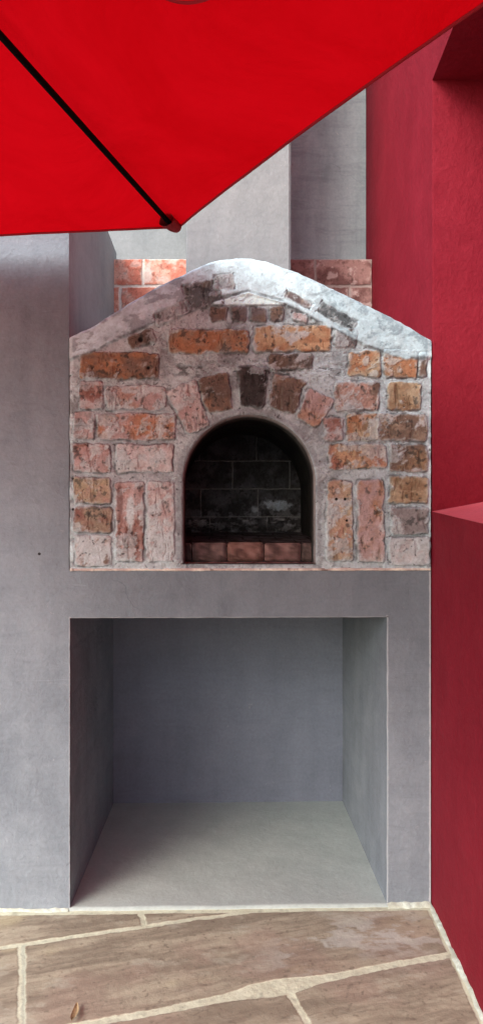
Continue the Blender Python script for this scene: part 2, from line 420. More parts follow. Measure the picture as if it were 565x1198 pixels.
# name: (cx, cy, w, h, angle, colour A, colour B, wash)
OR1, OR2 = rgb(190, 104, 62), rgb(208, 138, 92)
PK1, PK2 = rgb(196, 136, 126), rgb(214, 172, 164)
RD1, RD2 = rgb(160, 86, 70), rgb(188, 120, 100)
BR1, BR2 = rgb(126, 84, 66), rgb(168, 120, 92)
GO1, GO2 = rgb(160, 104, 68), rgb(190, 140, 102)
DK1, DK2 = rgb(60, 46, 43), rgb(104, 76, 66)
PU1, PU2 = rgb(120, 88, 84), rgb(156, 124, 118)
def R_(x0, y0, x1, y1, a, b_, w, ang=0): return ((x0+x1)/2, (y0+y1)/2, (x1-x0), (y1-y0), ang, a, b_, w)
BR = [
 R_(198, 387, 291, 413, OR1, BR2, .15), R_(298, 382, 387, 411, OR1, OR2, .35), R_(96, 414, 185, 443, OR1, BR1, .12),
 R_(95, 448, 121, 478, RD1, PK1, .3), R_(125, 453, 194, 479, PK1, RD2, .5), R_(88, 482, 111, 514, PU2, PK1, .45),
 R_(115, 485, 206, 514, rgb(204, 110, 72), PK1, .38), R_(87, 520, 130, 552, RD1, PK1, .4), R_(137, 520, 203, 552, PK1, PK2, .5),
 R_(87, 559, 129, 589, GO2, RD2, .2), R_(87, 594, 130, 623, RD1, BR2, .25), R_(88, 627, 130, 662, PK2, BR1, .65),
 R_(136, 565, 168, 657, RD1, PK1, .5), R_(173, 564, 203, 657, PK1, PK2, .6),
 R_(392, 387, 416, 405, PU1, BR1, .3), R_(315, 415, 365, 432, BR1, DK2, .3), R_(407, 412, 444, 441, OR1, GO2, .2),
 R_(449, 412, 486, 441, GO1, OR1, .18), R_(488, 414, 497, 439, PU2, BR1, .5), R_(453, 448, 491, 479, GO1, GO2, .15), R_(392, 448, 442, 480, BR1, RD2, .35),
 R_(379, 488, 400, 515, RD1, PK1, .35), R_(405, 485, 441, 515, OR1, GO2, .25), R_(441, 485, 498, 515, BR1, BR2, .35),
 R_(385, 520, 450, 548, rgb(184, 100, 74), OR2, .25), R_(455, 520, 498, 551, BR1, GO1, .3), R_(455, 558, 499, 588, GO1, GO2, .2),
 R_(456, 594, 500, 624, PU1, PU2, .4), R_(455, 628, 501, 660, PU2, PK2, .65), R_(383, 563, 411, 656, rgb(196, 122, 94), GO2, .4), R_(418, 563, 448, 657, rgb(192, 112, 74), PK1, .35),
 R_(245.5, 360, 264, 376, PU1, BR1, .10), R_(269.5, 360, 287.5, 376, PU1, BR1, .10), R_(293, 360, 310.5, 376, PU1, BR1, .10), R_(316, 360, 331.5, 376, PU1, BR1, .12),
 # voussoirs
 (222, 477, 31, 55, -24, PK1, PK2, .45), (253, 461, 32, 42, -13, rgb(176, 104, 72), rgb(122, 82, 66), .15), (296, 452, 31, 47, 1, rgb(50, 38, 36), rgb(78, 58, 54), .04),
 (334, 461, 33, 40, 14, rgb(178, 112, 82), rgb(126, 86, 70), .18), (367, 478, 30, 38, 30, rgb(196, 122, 92), PK1, .3),
 # stones in the coping
 (237, 346, 40, 29, -12, rgb(150, 118, 98), rgb(110, 100, 96), .3), (167, 397, 30, 15, -20, DK2, BR1, .3),
 (349, 352, 34, 8, 27, rgb(178, 140, 112), PU1, .35), (393, 371, 46, 14, 30, rgb(118, 114, 114), rgb(90, 86, 86), .12), (350, 372, 16, 8, 10, RD2, PK1, .35),
 (203, 366, 44, 13, -27, rgb(168, 150, 148), rgb(140, 124, 124), .4), (262, 331, 24, 16, -6, rgb(196, 186, 176), rgb(168, 150, 138), .4),
]
def relief(U, V):
    """height (outwards, metres) and albedo of the rough masonry at photo-scale coordinates U, V"""
    w1 = 4.2*(fbm(U, V, 18, 41, 3)-.5); w2 = 4.2*(fbm(U, V, 16, 42, 3)-.5)
    w3 = 1.6*(fbm(U, V, 5, 43, 3)-.5); w4 = 1.6*(fbm(U, V, 5, 44, 3)-.5)
    u = U+w1+w3; v = V+w2+w4
    n_lo = fbm(U, V, 60, 50, 4); n_md = fbm(U, V, 16, 51, 5, .6); n_hi = fbm(U, V, 4.5, 52, 4, .7); n_x = fbm(U, V, 1.7, 53, 2)
    stk = fbm(U+.3*V, V*.35, 9, 54, 4, .6)
    # mortar
    c = mix(rgb(148, 133, 131), rgb(198, 184, 181), sstep(.3, .68, n_md))
    c = mix(c, rgb(100, 90, 88), sstep(.57, .75, n_hi)*.6)
    c = mix(c, rgb(208, 198, 195), sstep(.5, .68, fbm(U, V, 22, 55, 5, .6))*.55)
    left = 1-sstep(180, 300, U)
    c = mix(c, rgb(188, 158, 158), left*.45*sstep(.35, .65, n_lo))
    c = mix(c, rgb(186, 184, 186), sstep(330, 480, U)*.5)
    h = .006*(n_md-.5)+.003*(n_hi-.5)+.001*(n_x-.5)
    # rough torn mortar band above the arch
    bandm = np.exp(-((V-433-.02*(U-290))/11)**2)*sstep(190, 215, U)*(1-sstep(395, 425, U))
    rg = fbm(U*.6, V*1.5, 7, 57, 4, .65)
    c = mix(c, rgb(86, 78, 76), sstep(.55, .68, rg)*bandm*.75)
    c = mix(c, rgb(206, 196, 196), sstep(.55, .66, fbm(U*.5, V*1.4, 9, 58, 4, .6))*bandm*.75)
    h = h+bandm*(.012*(rg-.5)*-1)
    # ring round the arch
    sd = arch_sd(U, V)
    ring = (1-sstep(5, 10, sd+3*(n_md-.5)))
    c = mix(c, mix(rgb(132, 118, 118), rgb(176, 160, 160), n_md), ring*.8)
    # bricks
    best = np.full(U.shape, 99.0)
    bh = np.zeros_like(U)
    for i, (cx, cy, w, hh, ang, a, b_, wash) in enumerate(BR):
        m = (np.abs(U-cx) < w/2+hh/2+12) & (np.abs(V-cy) < w/2+hh/2+12)
        uu, vv = u[m]-cx, v[m]-cy
        t = RAD(ang); x = uu*math.cos(t)+vv*math.sin(t); y = -uu*math.sin(t)+vv*math.cos(t)
        if cy > 425 and cy < 490 and abs(ang) > 0 and hh > 30: x = x/(1-.006*y)      # wedge shaped
        if i == 42: y = y/(1-.012*np.clip(x, -20, 20))
        r = 3.0
        qx = np.abs(x)-w/2+r; qy = np.abs(y)-hh/2+r
        d = np.hypot(np.maximum(qx, 0), np.maximum(qy, 0))+np.minimum(np.maximum(qx, qy), 0)-r
        d = d-1.3+1.3*(fbm(U[m], V[m], 8, 300+i, 3)-.5)*2
        ins = 1-sstep(-1.5, .6, d)
        tone = fbm(U[m]+i*31, V[m]+i*17, 26, 61+i, 4, .6)
        bc = mix(a, b_, sstep(.34, .62, tone))
        vert = hh > w
        sx, sy = (U[m]*(1.0 if vert else .35), V[m]*(.35 if vert else 1.0))
        st = fbm(V[m]*.3 if vert else U[m]*1.0, U[m] if vert else V[m]*.3, 6, 100+i, 4, .65)
        bc = mix(bc, a*.66, sstep(.55, .78, st)*.5)
        bc = mix(bc, np.minimum(b_*1.14, 235), sstep(.54, .72, fbm(sx, sy, 8, 140+i, 4, .6))*.55)
        bc = mix(bc, bc.mean(axis=-1, keepdims=True)*rgb(.40, .36, .35), sstep(.62, .76, fbm(U[m], V[m], 6, 180+i, 3, .6))*.5)
        wn = fbm(U[m]+.4*V[m], V[m], 15, 220+i, 5, .66)
        edge = 1-sstep(0, 6, -d)
        bc = mix(bc, rgb(200, 176, 171), sstep(.68-wash*.42, .86-wash*.42, wn+.10*edge)*min(1, .45+wash))
        sh = np.exp(-((d+.2)/1.2)**2)*sstep(.44, .66, fbm(U[m], V[m], 11, 260+i, 3))      # grime caught in the edge of the joint
        dust = sstep(-4.5, .5, d)*sstep(.34, .62, fbm(U[m], V[m], 10, 340+i, 4, .65))
        bc = mix(bc, c[m], dust*.75)
        cc = mix(c[m], bc, ins)
        cc = mix(cc, rgb(84, 70, 66), sh*.42)
        c[m] = cc
        lev = .0055+.003*(tone-.5)
        h[m] = h[m]*(1-ins*.45)+ins*(lev+.004*(wn-.5)-.002*sstep(.58, .7, st))-.004*sh
    # coping render: thick smooth band following the gable
    g = gsm(U); dd = V-g
    th = np.interp(U, [84, 130, 180, 215, 240, 290, 330, 370, 420, 470, 503], [28, 34, 42, 48, 46, 44, 44, 48, 50, 44, 22])
    cop = (1-sstep(-2.5, 2.5, dd-th+8*(fbm(U, V, 15, 71, 4)-.5)))
    stones = np.zeros_like(U)
    for (cx, cy, w, hh, ang) in ((237, 346, 40, 29, -12), (349, 352, 34, 8, 27), (393, 371, 46, 14, 30), (167, 400, 30, 12, -20), (350, 372, 16, 8, 10), (203, 366, 44, 13, -27), (262, 331, 24, 16, -6), (289, 368, 92, 19, 0)):
        t = RAD(ang); x = (u-cx)*math.cos(t)+(v-cy)*math.sin(t); y = -(u-cx)*math.sin(t)+(v-cy)*math.cos(t)
        stones = np.maximum(stones, 1-sstep(-1, 2, np.maximum(np.abs(x)-w/2, np.abs(y)-hh/2)))
    cop = cop*(1-stones)
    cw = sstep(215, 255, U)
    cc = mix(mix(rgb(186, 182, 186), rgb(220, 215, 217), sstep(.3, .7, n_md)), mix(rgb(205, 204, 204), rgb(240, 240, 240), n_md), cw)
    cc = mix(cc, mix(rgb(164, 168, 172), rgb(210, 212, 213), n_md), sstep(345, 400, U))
    cc = mix(cc, rgb(120, 112, 114), sstep(.60, .74, fbm(U+V, V*1.8, 12, 73, 5, .65))*(.50-.15*cw))
    cc = mix(cc, rgb(212, 198, 200), sstep(.56, .7, fbm(U*.7, V*1.3, 20, 74, 4, .6))*.4*(1-cw))
    cc = mix(cc, rgb(128, 132, 138), sstep(.50, .64, fbm(U, V*1.3, 14, 75, 5, .65))*sstep(320, 420, U)*.7)
    cc = mix(cc, rgb(140, 130, 134), sstep(.50, .62, fbm(U+.5*V, V*2.0, 18, 85, 5, .6))*(1-sstep(225, 250, U))*.6)
    cc = mix(cc, rgb(196, 194, 194), sstep(.52, .62, fbm(U, V, 10, 86, 5, .65))*.6*cw)
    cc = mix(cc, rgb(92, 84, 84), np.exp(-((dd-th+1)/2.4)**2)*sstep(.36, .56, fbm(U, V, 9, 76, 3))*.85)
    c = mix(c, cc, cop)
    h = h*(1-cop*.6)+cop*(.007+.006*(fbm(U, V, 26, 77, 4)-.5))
    # pale triangular plaster under the crown
    tri = sstep(-1, .8, (V-(343+.29*np.abs(U-290)))) * (1-sstep(356.5, 358, V)) * sstep(248, 252, U)*(1-sstep(330, 334, U))
    c = mix(c, rgb(243, 241, 239), tri*.9); h = h+tri*.004
    crs = np.exp(-((V-(341+.29*np.abs(U-290)))/1.3)**2)*sstep(246, 252, U)*(1-sstep(328, 334, U)); c = mix(c, rgb(120, 112, 110), crs*.55*sstep(.3, .6, n_md)); h = h-.003*crs
    # mason's limewash round the border
    bd = np.minimum(np.minimum(U-83, 502.5-U), 667-V)
    c = mix(c, rgb(222, 212, 208), (1-sstep(1.5, 5, bd+4*(n_md-.5)))*sstep(.36, .55, n_md)*.8)
    c = mix(c, rgb(205, 188, 186), (1-sstep(0, 30, 667-V))*sstep(.42, .62, fbm(U, V, 12, 79, 5, .6))*.7)
    for (hx, hy, hr) in ((393, 584, 1.6), (403, 584, 1.6), (405, 609, 1.4), (165, 398, 3), (174, 431, 2), (86, 560, 1.3), (86, 596, 1.5)):
        q = 1-sstep(.5, 1.3, np.hypot(U-hx, V-hy)/hr)
        c = mix(c, rgb(30, 22, 20), q); h = h-.004*q
    q = 1-sstep(.6, 1.1, np.hypot((U-153)/5.5, (V-600)/24)+.5*(n_hi-.5))
    c = mix(c, rgb(214, 200, 196), q*.8)
    q = 1-sstep(.6, 1.1, np.hypot((U-141)/4, (V-585)/26)+.5*(n_hi-.5)); c = mix(c, rgb(120, 60, 52), q*.5)
    smr = fbm(U*.8+.2*V, V, 24, 81, 6, .68)-.3*np.exp(-((U-289)/60)**4-((V-368)/12)**4)-.10*np.exp(-((U-293)/70)**2-((V-460)/24)**2)-.06*sstep(380, 400, V)*(1-sstep(410, 425, V))
    c = mix(c, mix(rgb(166, 152, 150), rgb(208, 194, 190), n_hi), sstep(.565, .63, smr)*.62*(1-cop)); h = h+.0018*sstep(.565, .63, smr)*(1-cop)
    pit = sstep(.76, .84, fbm(U, V, 3.6, 83, 3, .6))*(1-.8*cop); c = mix(c, rgb(74, 62, 60), pit*.55); h = h-.0025*pit
    # grime and soot above the opening
    so = np.exp(-((U-296)/46)**2-((V-470)/26)**2); c = mix(c, rgb(80, 70, 68), so*.14)
    for cx, cy in ((333, 463), (252, 462)):
        so = np.exp(-((U-cx)/13)**2-((V-cy)/15)**2); c = mix(c, rgb(58, 44, 40), so*.10)
    # contrast grain
    c = c*(1+(.12*(n_x-.5)+.18*(n_hi-.5))*(1-.5*cop))[..., None]
    # round off at the gable edge and at the arch
    h = h-.010*(1-sstep(0, 5, dd))**2-.006*(1-sstep(-1, 3, sd))**2
    c = c+(c.mean(axis=-1, keepdims=True)-c)*.30
    c = c*rgb(.965, 1.03, 1.055)
    return h, lin(c)

us = np.linspace(82.2, 503.2, 760); ts = np.linspace(0, 1, 660)
Ug = np.repeat(us[:, None], len(ts), 1); tg = np.repeat(ts[None, :], len(us), 0)
top = gsm(Ug); Vg = top+tg*(666.5-top)
sd = arch_sd(Ug, Vg); du = us[1]-us[0]
e = .05
gx = (arch_sd(Ug+e, Vg)-arch_sd(Ug-e, Vg))/(2*e); gy = (arch_sd(Ug, Vg+e)-arch_sd(Ug, Vg-e))/(2*e); gn = gx*gx+gy*gy+1e-6
near_ = np.abs(sd) < .42
U2 = np.where(near_, Ug-sd*gx/gn, Ug); V2 = np.where(near_, Vg-sd*gy/gn, Vg)
sd2 = arch_sd(U2, V2)
H, Cc = relief(U2, V2)
X, Z = XZ(U2, V2, 0.0)
cornr = np.stack([sd2[:-1, :-1], sd2[1:, :-1], sd2[1:, 1:], sd2[:-1, 1:]], -1).min(-1)
keep = cornr > -.12
face = link("brick_face", grid_mesh("brick_face", X, -.002-H, Z, np.clip(Cc*rgb(.86, .985, 1.02), 0, .88), keep, flip=True), BRICKMAT, oven)
tag(face, "weathered red and orange brick front with an arched mouth and whitewashed gable")

# body of the oven behind the face (render over the vault)
prof = [(u, float(gsm(np.array(u)))+1.2) for u in np.linspace(83, 502.6, 90)]
vs, fs = [], []
for u, v in prof:
    x, z = XZ(u, v, 0); vs += [(x, .006, z), (x, .80, z)]
n = len(prof)
for i in range(n-1): fs.append((2*i, 2*i+2, 2*i+3, 2*i+1))
zb = .9951
for k in (0, n-1):
    x = vs[2*k][0]; a = len(vs); vs += [(x, .006, zb), (x, .80, zb)]
    fs.append((2*k, 2*k+1, a+1, a) if k == 0 else (2*k, a, a+1, 2*k+1))
back = [2*i+1 for i in range(n)]; fs.append(tuple(back+[2*n+3, 2*n+1]))
MC = plaster("rendered_coping", (.52, .52, .52), (.66, .66, .66), (.34, .33, .33), coarse=.004)
link("oven_body", mesh("oven_body", vs, fs), MC, oven)

# mouth reveal: arch profile going back, then a wider sooty vault
def arch_pts(grow=0.0, nn=48):
    p = [(UC-RX-grow, VBOT+1)]
    p += [(UC-RX-grow, v) for v in np.linspace(650, VS+8, 6)]
    for k in range(nn+1):
        t = math.pi*k/nn; p.append((UC-(RX+grow)*math.cos(t), VS-(RY+grow)*math.sin(t)))
    p += [(UC+RX+grow, v) for v in np.linspace(VS+8, 650, 6)]+[(UC+RX+grow, VBOT+1)]
    return p
rings = []
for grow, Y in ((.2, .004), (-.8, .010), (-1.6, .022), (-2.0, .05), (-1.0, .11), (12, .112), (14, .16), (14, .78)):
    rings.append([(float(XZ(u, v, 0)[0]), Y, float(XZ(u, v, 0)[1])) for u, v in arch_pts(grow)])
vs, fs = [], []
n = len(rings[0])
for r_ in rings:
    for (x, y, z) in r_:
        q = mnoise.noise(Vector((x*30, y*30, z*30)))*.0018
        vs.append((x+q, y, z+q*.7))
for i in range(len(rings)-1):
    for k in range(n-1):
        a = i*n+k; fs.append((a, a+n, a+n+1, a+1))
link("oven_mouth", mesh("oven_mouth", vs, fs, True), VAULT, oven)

# firebox back wall: big sooty blocks
YB = .74
us = np.linspace(200, 385, 330); vv = np.linspace(470, 640, 300)
# laid out at back-wall scale
Ug, Vg = np.meshgrid(us, vv, indexing='ij')
n_hi = fbm(Ug, Vg, 5, 401, 4, .7); n_md = fbm(Ug, Vg, 18, 402, 5, .6)
wu = Ug+1.3*(fbm(Ug, Vg, 8, 403, 3)-.5); wv = Vg+1.3*(fbm(Ug, Vg, 8, 404, 3)-.5)
row = np.floor((wv-539.5)/32.6+0.0); fr = (wv-539.5)-row*32.6; dh = np.minimum(fr, 32.6-fr)
off = np.where(row == 0, 272, np.where(row == 1, 235, np.where(row == -1, 300, 250+31*row)))
kk = np.floor((wu-off)/66.5); ju = (wu-off)-kk*66.5; dv = np.minimum(ju, 66.5-ju)
d = np.minimum(dh, dv)
br = sstep(.35, 1.0, d)
c = mix(rgb(84, 82, 82), rgb(128, 126, 126), n_hi)*.75
bc = mix(rgb(30, 29, 30), rgb(54, 53, 56), sstep(.3, .7, n_md)); bc = mix(bc, rgb(20, 19, 20), sstep(.55, .7, n_hi)*.6)
c = mix(c, bc, br)
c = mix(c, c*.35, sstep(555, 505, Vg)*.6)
sm = 1-sstep(.55, 1.05, np.hypot((Ug-325-.2*(Vg-592))/20, (Vg-592+.006*(Ug-325)**2)/7.0)+1.3*(n_hi-.5)); c = mix(c, rgb(128, 136, 146), sm*.75)
sm = 1-sstep(.4, 1.1, np.hypot((Ug-298)/5, (Vg-596)/5)+.6*(n_hi-.5)); c = mix(c, rgb(130, 134, 140), sm*.7)
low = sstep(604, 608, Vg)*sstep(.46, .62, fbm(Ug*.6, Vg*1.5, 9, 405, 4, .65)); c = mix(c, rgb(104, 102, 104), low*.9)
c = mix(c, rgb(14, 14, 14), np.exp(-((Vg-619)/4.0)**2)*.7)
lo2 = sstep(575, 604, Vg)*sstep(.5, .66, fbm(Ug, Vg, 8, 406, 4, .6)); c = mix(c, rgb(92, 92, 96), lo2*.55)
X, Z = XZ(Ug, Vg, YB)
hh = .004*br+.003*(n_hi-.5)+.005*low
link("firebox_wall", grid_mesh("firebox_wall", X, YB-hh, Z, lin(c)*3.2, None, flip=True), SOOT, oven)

# hearth: five bricks along the front edge and a sooty slab behind
ZH = float(XZ(300, 635, .07)[1]); ZSILL = float(XZ(300, 657, .02)[1])
xs_ = [XZ(u, 640, .07)[0] for u in (210, 224.5, 265.5, 308.8, 352.5, 375)]
hb_cols = [rgb(70, 62, 62), rgb(104, 86, 85), rgb(118, 88, 82), rgb(112, 87, 84), rgb(92, 78, 75)]
for i in range(5):
    x0, x1 = xs_[i]+.0012, xs_[i+1]-.0012
    bm = bmesh.new(); roughbox(bm, x0, x1, .070+.002*(i % 2), .175, ZSILL-.002, ZH+.001*((i*7) % 3-1))
    bmesh.ops.bevel(bm, geom=bm.edges[:], offset=.003, segments=2, affect='EDGES')
    bmesh.ops.triangulate(bm, faces=bm.faces[:])
    bmesh.ops.subdivide_edges(bm, edges=bm.edges[:], cuts=7, use_grid_fill=True)
    for v in bm.verts: v.co += Vector((1, 1, 1))*mnoise.noise(v.co*60)*.0009
    me = bpy.data.meshes.new("hearth_brick"); bm.to_mesh(me); bm.free()
    co = np.array([v.co[:] for v in me.vertices])
    nn_ = fbm(co[:, 0]*400+i*40, co[:, 2]*400+co[:, 1]*300, 9, 420+i, 4, .65)
    cc = mix(hb_cols[i]*.75, hb_cols[i]*1.15, sstep(.3, .7, nn_))
    cc = mix(cc, rgb(170, 140, 134), sstep(.6, .75, fbm(co[:, 0]*400, co[:, 2]*400, 6, 430, 3))*.45)
    cc = mix(cc, rgb(48, 44, 46), sstep(.076, .10, co[:, 1])*.85)
    at = me.color_attributes.new("Col", 'FLOAT_COLOR', 'POINT')
    at.data.foreach_set("color", np.concatenate([lin(cc)*.85, np.ones((len(cc), 1))], 1).astype(np.float32).ravel())
    me.polygons.foreach_set("use_smooth", [True]*len(me.polygons))
    link("hearth_brick", me, BRICKMAT, oven)
a, b_ = np.meshgrid(np.linspace(-.26, .36, 160), np.linspace(.177, YB+.03, 160), indexing='ij')
nn_ = fbm(a*400, b_*400, 14, 440, 5, .65)
rowh = np.floor(b_/.11); ju = (a+rowh*.055)/.115; d = np.minimum(np.abs(ju-np.round(ju))*.115, np.abs(b_/.11-np.round(b_/.11))*.11)
br = sstep(.001, .004, d)
c = mix(mix(rgb(70, 66, 68), rgb(124, 122, 126), sstep(.35, .7, nn_)), rgb(34, 32, 32), 1-br)
link("hearth_floor", grid_mesh("hearth_floor", a, b_, ZH-.003+.032*(b_-.177)/.6+.003*(nn_-.5)-.0015*(1-br), lin(c)), SOOT, oven)
# mortar sill in front of the hearth bricks
a, b_ = np.meshgrid(np.linspace(-.135, .27, 260), np.linspace(-.004, .085, 60), indexing='ij')
nn_ = fbm(a*400, b_*400, 6, 450, 4, .65)
c = mix(rgb(120, 84, 82), rgb(178, 150, 146), sstep(.35, .7, nn_)); c = mix(c, rgb(60, 48, 46), sstep(.045, .07, b_)*.7)
link("mouth_sill", grid_mesh("mouth_sill", a, b_, ZSILL-.004+.004*(nn_-.5), lin(c)*.8), BRICKMAT, oven)

# mortar bead between the brick face and the stand
bl, br_ = XZ(82.5, 666, 0)[0], XZ(503, 666, 0)[0]
a, t = np.meshgrid(np.linspace(bl, br_, 700), np.linspace(0, 1, 8), indexing='ij')
nz = fbm(a*400, t*3, 9, 460, 4, .6)
zc = float(XZ(290, 666.3, 0)[1]); rr = .0042+.003*(nz-.5)
c = mix(rgb(196, 178, 172), rgb(234, 226, 214), sstep(.3, .7, fbm(a*400, t*2, 14, 461, 4)))
c = mix(c, rgb(120, 100, 94), sstep(.62, .76, fbm(a*400, t*2, 6, 462, 3))*.6)
link("mortar_bead", grid_mesh("mortar_bead", a, -.0005-rr*np.sin(t*math.pi)*1.2, zc+rr*np.cos(t*math.pi), lin(c)*.9, None, flip=False), BRICKMAT, oven)

# stand with the open niche
XL = XR; XRb = XZ(503.5, 800, 0)[0]; ZTb = .9945
nx0, nx1 = XZ(82, 900, 0)[0], XZ(452.5, 900, 0)[0]; nz1 = XZ(260, 723, 0)[1]; ND = .80
nx0b, nx1b = XZ(133.5, 900, ND)[0], XZ(400, 900, ND)[0]
def worn(p, q, nseg, amp, axis):
    """slightly irregular hand-finished arris from p to q"""
    out = []
    for i in range(nseg+1):
        t = i/nseg; v = Vector(p)*(1-t)+Vector(q)*t
        k = mnoise.noise(v*14)*amp+mnoise.noise(v*55)*amp*.5
        if 0 < i < nseg: v[axis] += k
        out.append(v)
    return out
bm = bmesh.new()
S = 60
def strip(A, B):
    va = [bm.verts.new(v) for v in A]; vb = [bm.verts.new(v) for v in B]
    for i in range(len(va)-1): bm.faces.new((va[i], va[i+1], vb[i+1], vb[i]))
Zb = -.01
r = .0035
eT = worn((nx0, 0, nz1), (nx1, 0, nz1), S, .0016, 2); eR = worn((nx1, 0, Zb), (nx1, 0, nz1), S, .0016, 0); eL = worn((nx0, 0, Zb), (nx0, 0, nz1), S, .0012, 0)
eT[0].x = eL[-1].x; eT[-1].x = eR[-1].x
zf = lambda v, e_: nz1+r if v is e_[-1] else v.z
def lerpx(x): return [Vector((x, 0, v.z)) for v in eR]
# front: right pier, lintel, narrow left sliver
strip([Vector((XRb, 0, zf(v, eR))) for v in eR], [Vector((v.x+r, 0, zf(v, eR))) for v in eR])
strip([Vector((v.x, 0, zf(v, eL))) for v in eL], [Vector((XL, 0, zf(v, eL))) for v in eL])
lt = [Vector((v.x, 0, v.z+r)) for v in eT]; lt[0].x = XL; lt[-1].x = XRb
strip([Vector((v.x, 0, ZTb)) for v in lt][::-1], lt[::-1])
# rounded arrises and reveals
def reveal(edge, off, dirn):
    prev = [v+Vector(off) for v in edge]
    for k in (1, 2, 3, 4):
        a = math.pi/2*k/4
        cur = [Vector((v.x+off[0]*(1-math.sin(a)), r*(1-math.cos(a)), v.z+off[2]*(1-math.sin(a)))) for v in edge]
        strip(prev, cur) if dirn else strip(cur, prev)
        prev = cur
    return prev
pr_ = reveal(eR, (r, 0, 0), True)
pt = reveal(eT, (0, 0, r), False)
pl = [v.copy() for v in eL]
def deep(prev, fin, n_, dirn):
    for k in range(1, n_+1):
        t = k/n_; cur = []
        for v, w in zip(prev, fin):
            q = v.lerp(w, 1/(n_-k+1)); cur.append(q)
        strip(prev, cur) if dirn else strip(cur, prev)
        prev = cur
deep(pr_, [Vector((nx1b, ND, v.z)) for v in eR], 12, True)
deep(pl, [Vector((nx0b, ND, v.z)) for v in eL], 12, False)
deep(pt, [Vector((nx0b+(nx1b-nx0b)*i/S, ND, nz1)) for i in range(S+1)], 12, False)
# back of niche
A = [Vector((nx0b, ND, Zb+(nz1-Zb)*i/30)) for i in range(31)]
for k in range(20):
    x0 = nx0b+(nx1b-nx0b)*k/20; x1 = nx0b+(nx1b-nx0b)*(k+1)/20
    f = lambda x, z: ND+.006*mnoise.noise(Vector((x*4, 0, z*4)))*(0 if x in (nx0b,) else 1)
    strip([Vector((x1, f(x1, a_.z), a_.z)) for a_ in A], [Vector((x0, f(x0, a_.z), a_.z)) for a_ in A])
# outer shell: top, right flank, back
def quad(*p): bm.faces.new([bm.verts.new(q) for q in p])
quad((XL, 0, ZTb), (XRb, 0, ZTb), (XRb, .92, ZTb), (XL, .92, ZTb))
quad((XRb, 0, Zb), (XRb, .92, Zb), (XRb, .92, ZTb), (XRb, 0, ZTb))
quad((XRb, .92, Zb), (XL, .92, Zb), (XL, .92, ZTb), (XRb, .92, ZTb))
bmesh.ops.remove_doubles(bm, verts=bm.verts, dist=.0002)
me = bpy.data.meshes.new("plastered_stand"); bm.to_mesh(me); bm.free()
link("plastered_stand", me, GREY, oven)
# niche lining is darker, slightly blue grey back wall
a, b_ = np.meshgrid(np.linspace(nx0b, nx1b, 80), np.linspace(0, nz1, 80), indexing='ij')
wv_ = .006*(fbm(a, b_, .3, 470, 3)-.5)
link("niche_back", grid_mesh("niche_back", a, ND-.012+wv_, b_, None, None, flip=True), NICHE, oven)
# niche floor slab: flush with the paving grout
vs, fs = [], []
nn = 60
for i in range(nn+1):
    t = i/nn
    yf = -.004+.003*mnoise.noise(Vector((t*9, 1, 0)))
    xa = nx0-.001+(nx1-nx0+.004)*t; xb = nx0b-.004+(nx1b-nx0b+.008)*t
    for j in range(nn+1):
        s = j/nn; x = xa*(1-s)+xb*s; y = yf*(1-s)+ND*s
        vs.append((x, y, .0125+.004*(float(fbm(np.array(x), np.array(y), .2, 480, 3))-.5)+.012*max(0, s-.93)))
for i in range(nn):
    for j in range(nn):
        k = i*(nn+1)+j; fs.append((k, k+nn+1, k+nn+2, k+1))
for i in range(nn+1): vs.append((vs[i*(nn+1)][0], vs[i*(nn+1)][1]-.001, -.005))
o0 = (nn+1)**2
for i in range(nn): fs.append((o0+i, o0+i+1, (i+1)*(nn+1), i*(nn+1)))
link("niche_floor", mesh("niche_floor", vs, fs, True), CONC, oven)

# chimney
YC = .46
cx0, cx1 = XZ(217.5, 300, YC)[0], XZ(340, 300, YC)[0]
bm = bmesh.new(); roughbox(bm, cx0, cx1, YC, .85, 1.60, 4.2)
bmesh.ops.bevel(bm, geom=[e for e in bm.edges if abs(e.verts[0].co.z-e.verts[1].co.z) > 1], offset=.006, segments=3, affect='EDGES')
me = bpy.data.meshes.new("chimney"); bm.to_mesh(me); bm.free()
ch = link("chimney", me, GREY_LIGHT, oven)
tag(ch, "square pale grey rendered flue rising behind the gable")

# ================================================================== rear wall: brick footing with plaster above
YBK = .86
rear = empty("rear_wall", (.1, .95, 0), "tall grey rendered wall with a brick footing behind the oven chimney", "wall")
ztop = float(XZ(262, 303.5, YBK)[1])
us = np.linspace(118, 437, 640); vv = np.linspace(303.5, 400, 200)
Ug, Vg = np.meshgrid(us, vv, indexing='ij')
wu = Ug+1.8*(fbm(Ug, Vg, 8, 501, 3)-.5); wv = Vg+1.8*(fbm(Ug, Vg, 8, 502, 3)-.5)
row = np.floor((wv-302.5)/32.5); fr = (wv-302.5)-row*32.5; dh = np.minimum(fr, 32.5-fr)
off = np.where(row % 2 == 0, 168.0, 208.0); k = np.floor((wu-off)/66.8); ju = wu-off-k*66.8; dv = np.minimum(ju, 66.8-ju)
d = np.minimum(dh, dv)-1.3+.8*(fbm(Ug, Vg, 5, 503, 3)-.5)
br = sstep(-.3, .9, d)
n_md = fbm(Ug, Vg, 14, 504, 5, .6); n_hi = fbm(Ug, Vg, 4, 505, 4, .7)
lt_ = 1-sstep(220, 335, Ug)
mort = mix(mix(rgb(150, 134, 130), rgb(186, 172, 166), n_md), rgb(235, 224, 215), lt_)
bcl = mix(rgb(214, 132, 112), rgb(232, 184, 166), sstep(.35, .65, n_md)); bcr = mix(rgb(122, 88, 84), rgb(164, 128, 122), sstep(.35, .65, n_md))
bc = mix(bcr, bcl, lt_); bc = mix(bc, bc*.7, sstep(.58, .75, n_hi)*.6); bc = mix(bc, rgb(230, 214, 208), sstep(.58, .72, fbm(Ug, Vg, 9, 506, 4))*.5)
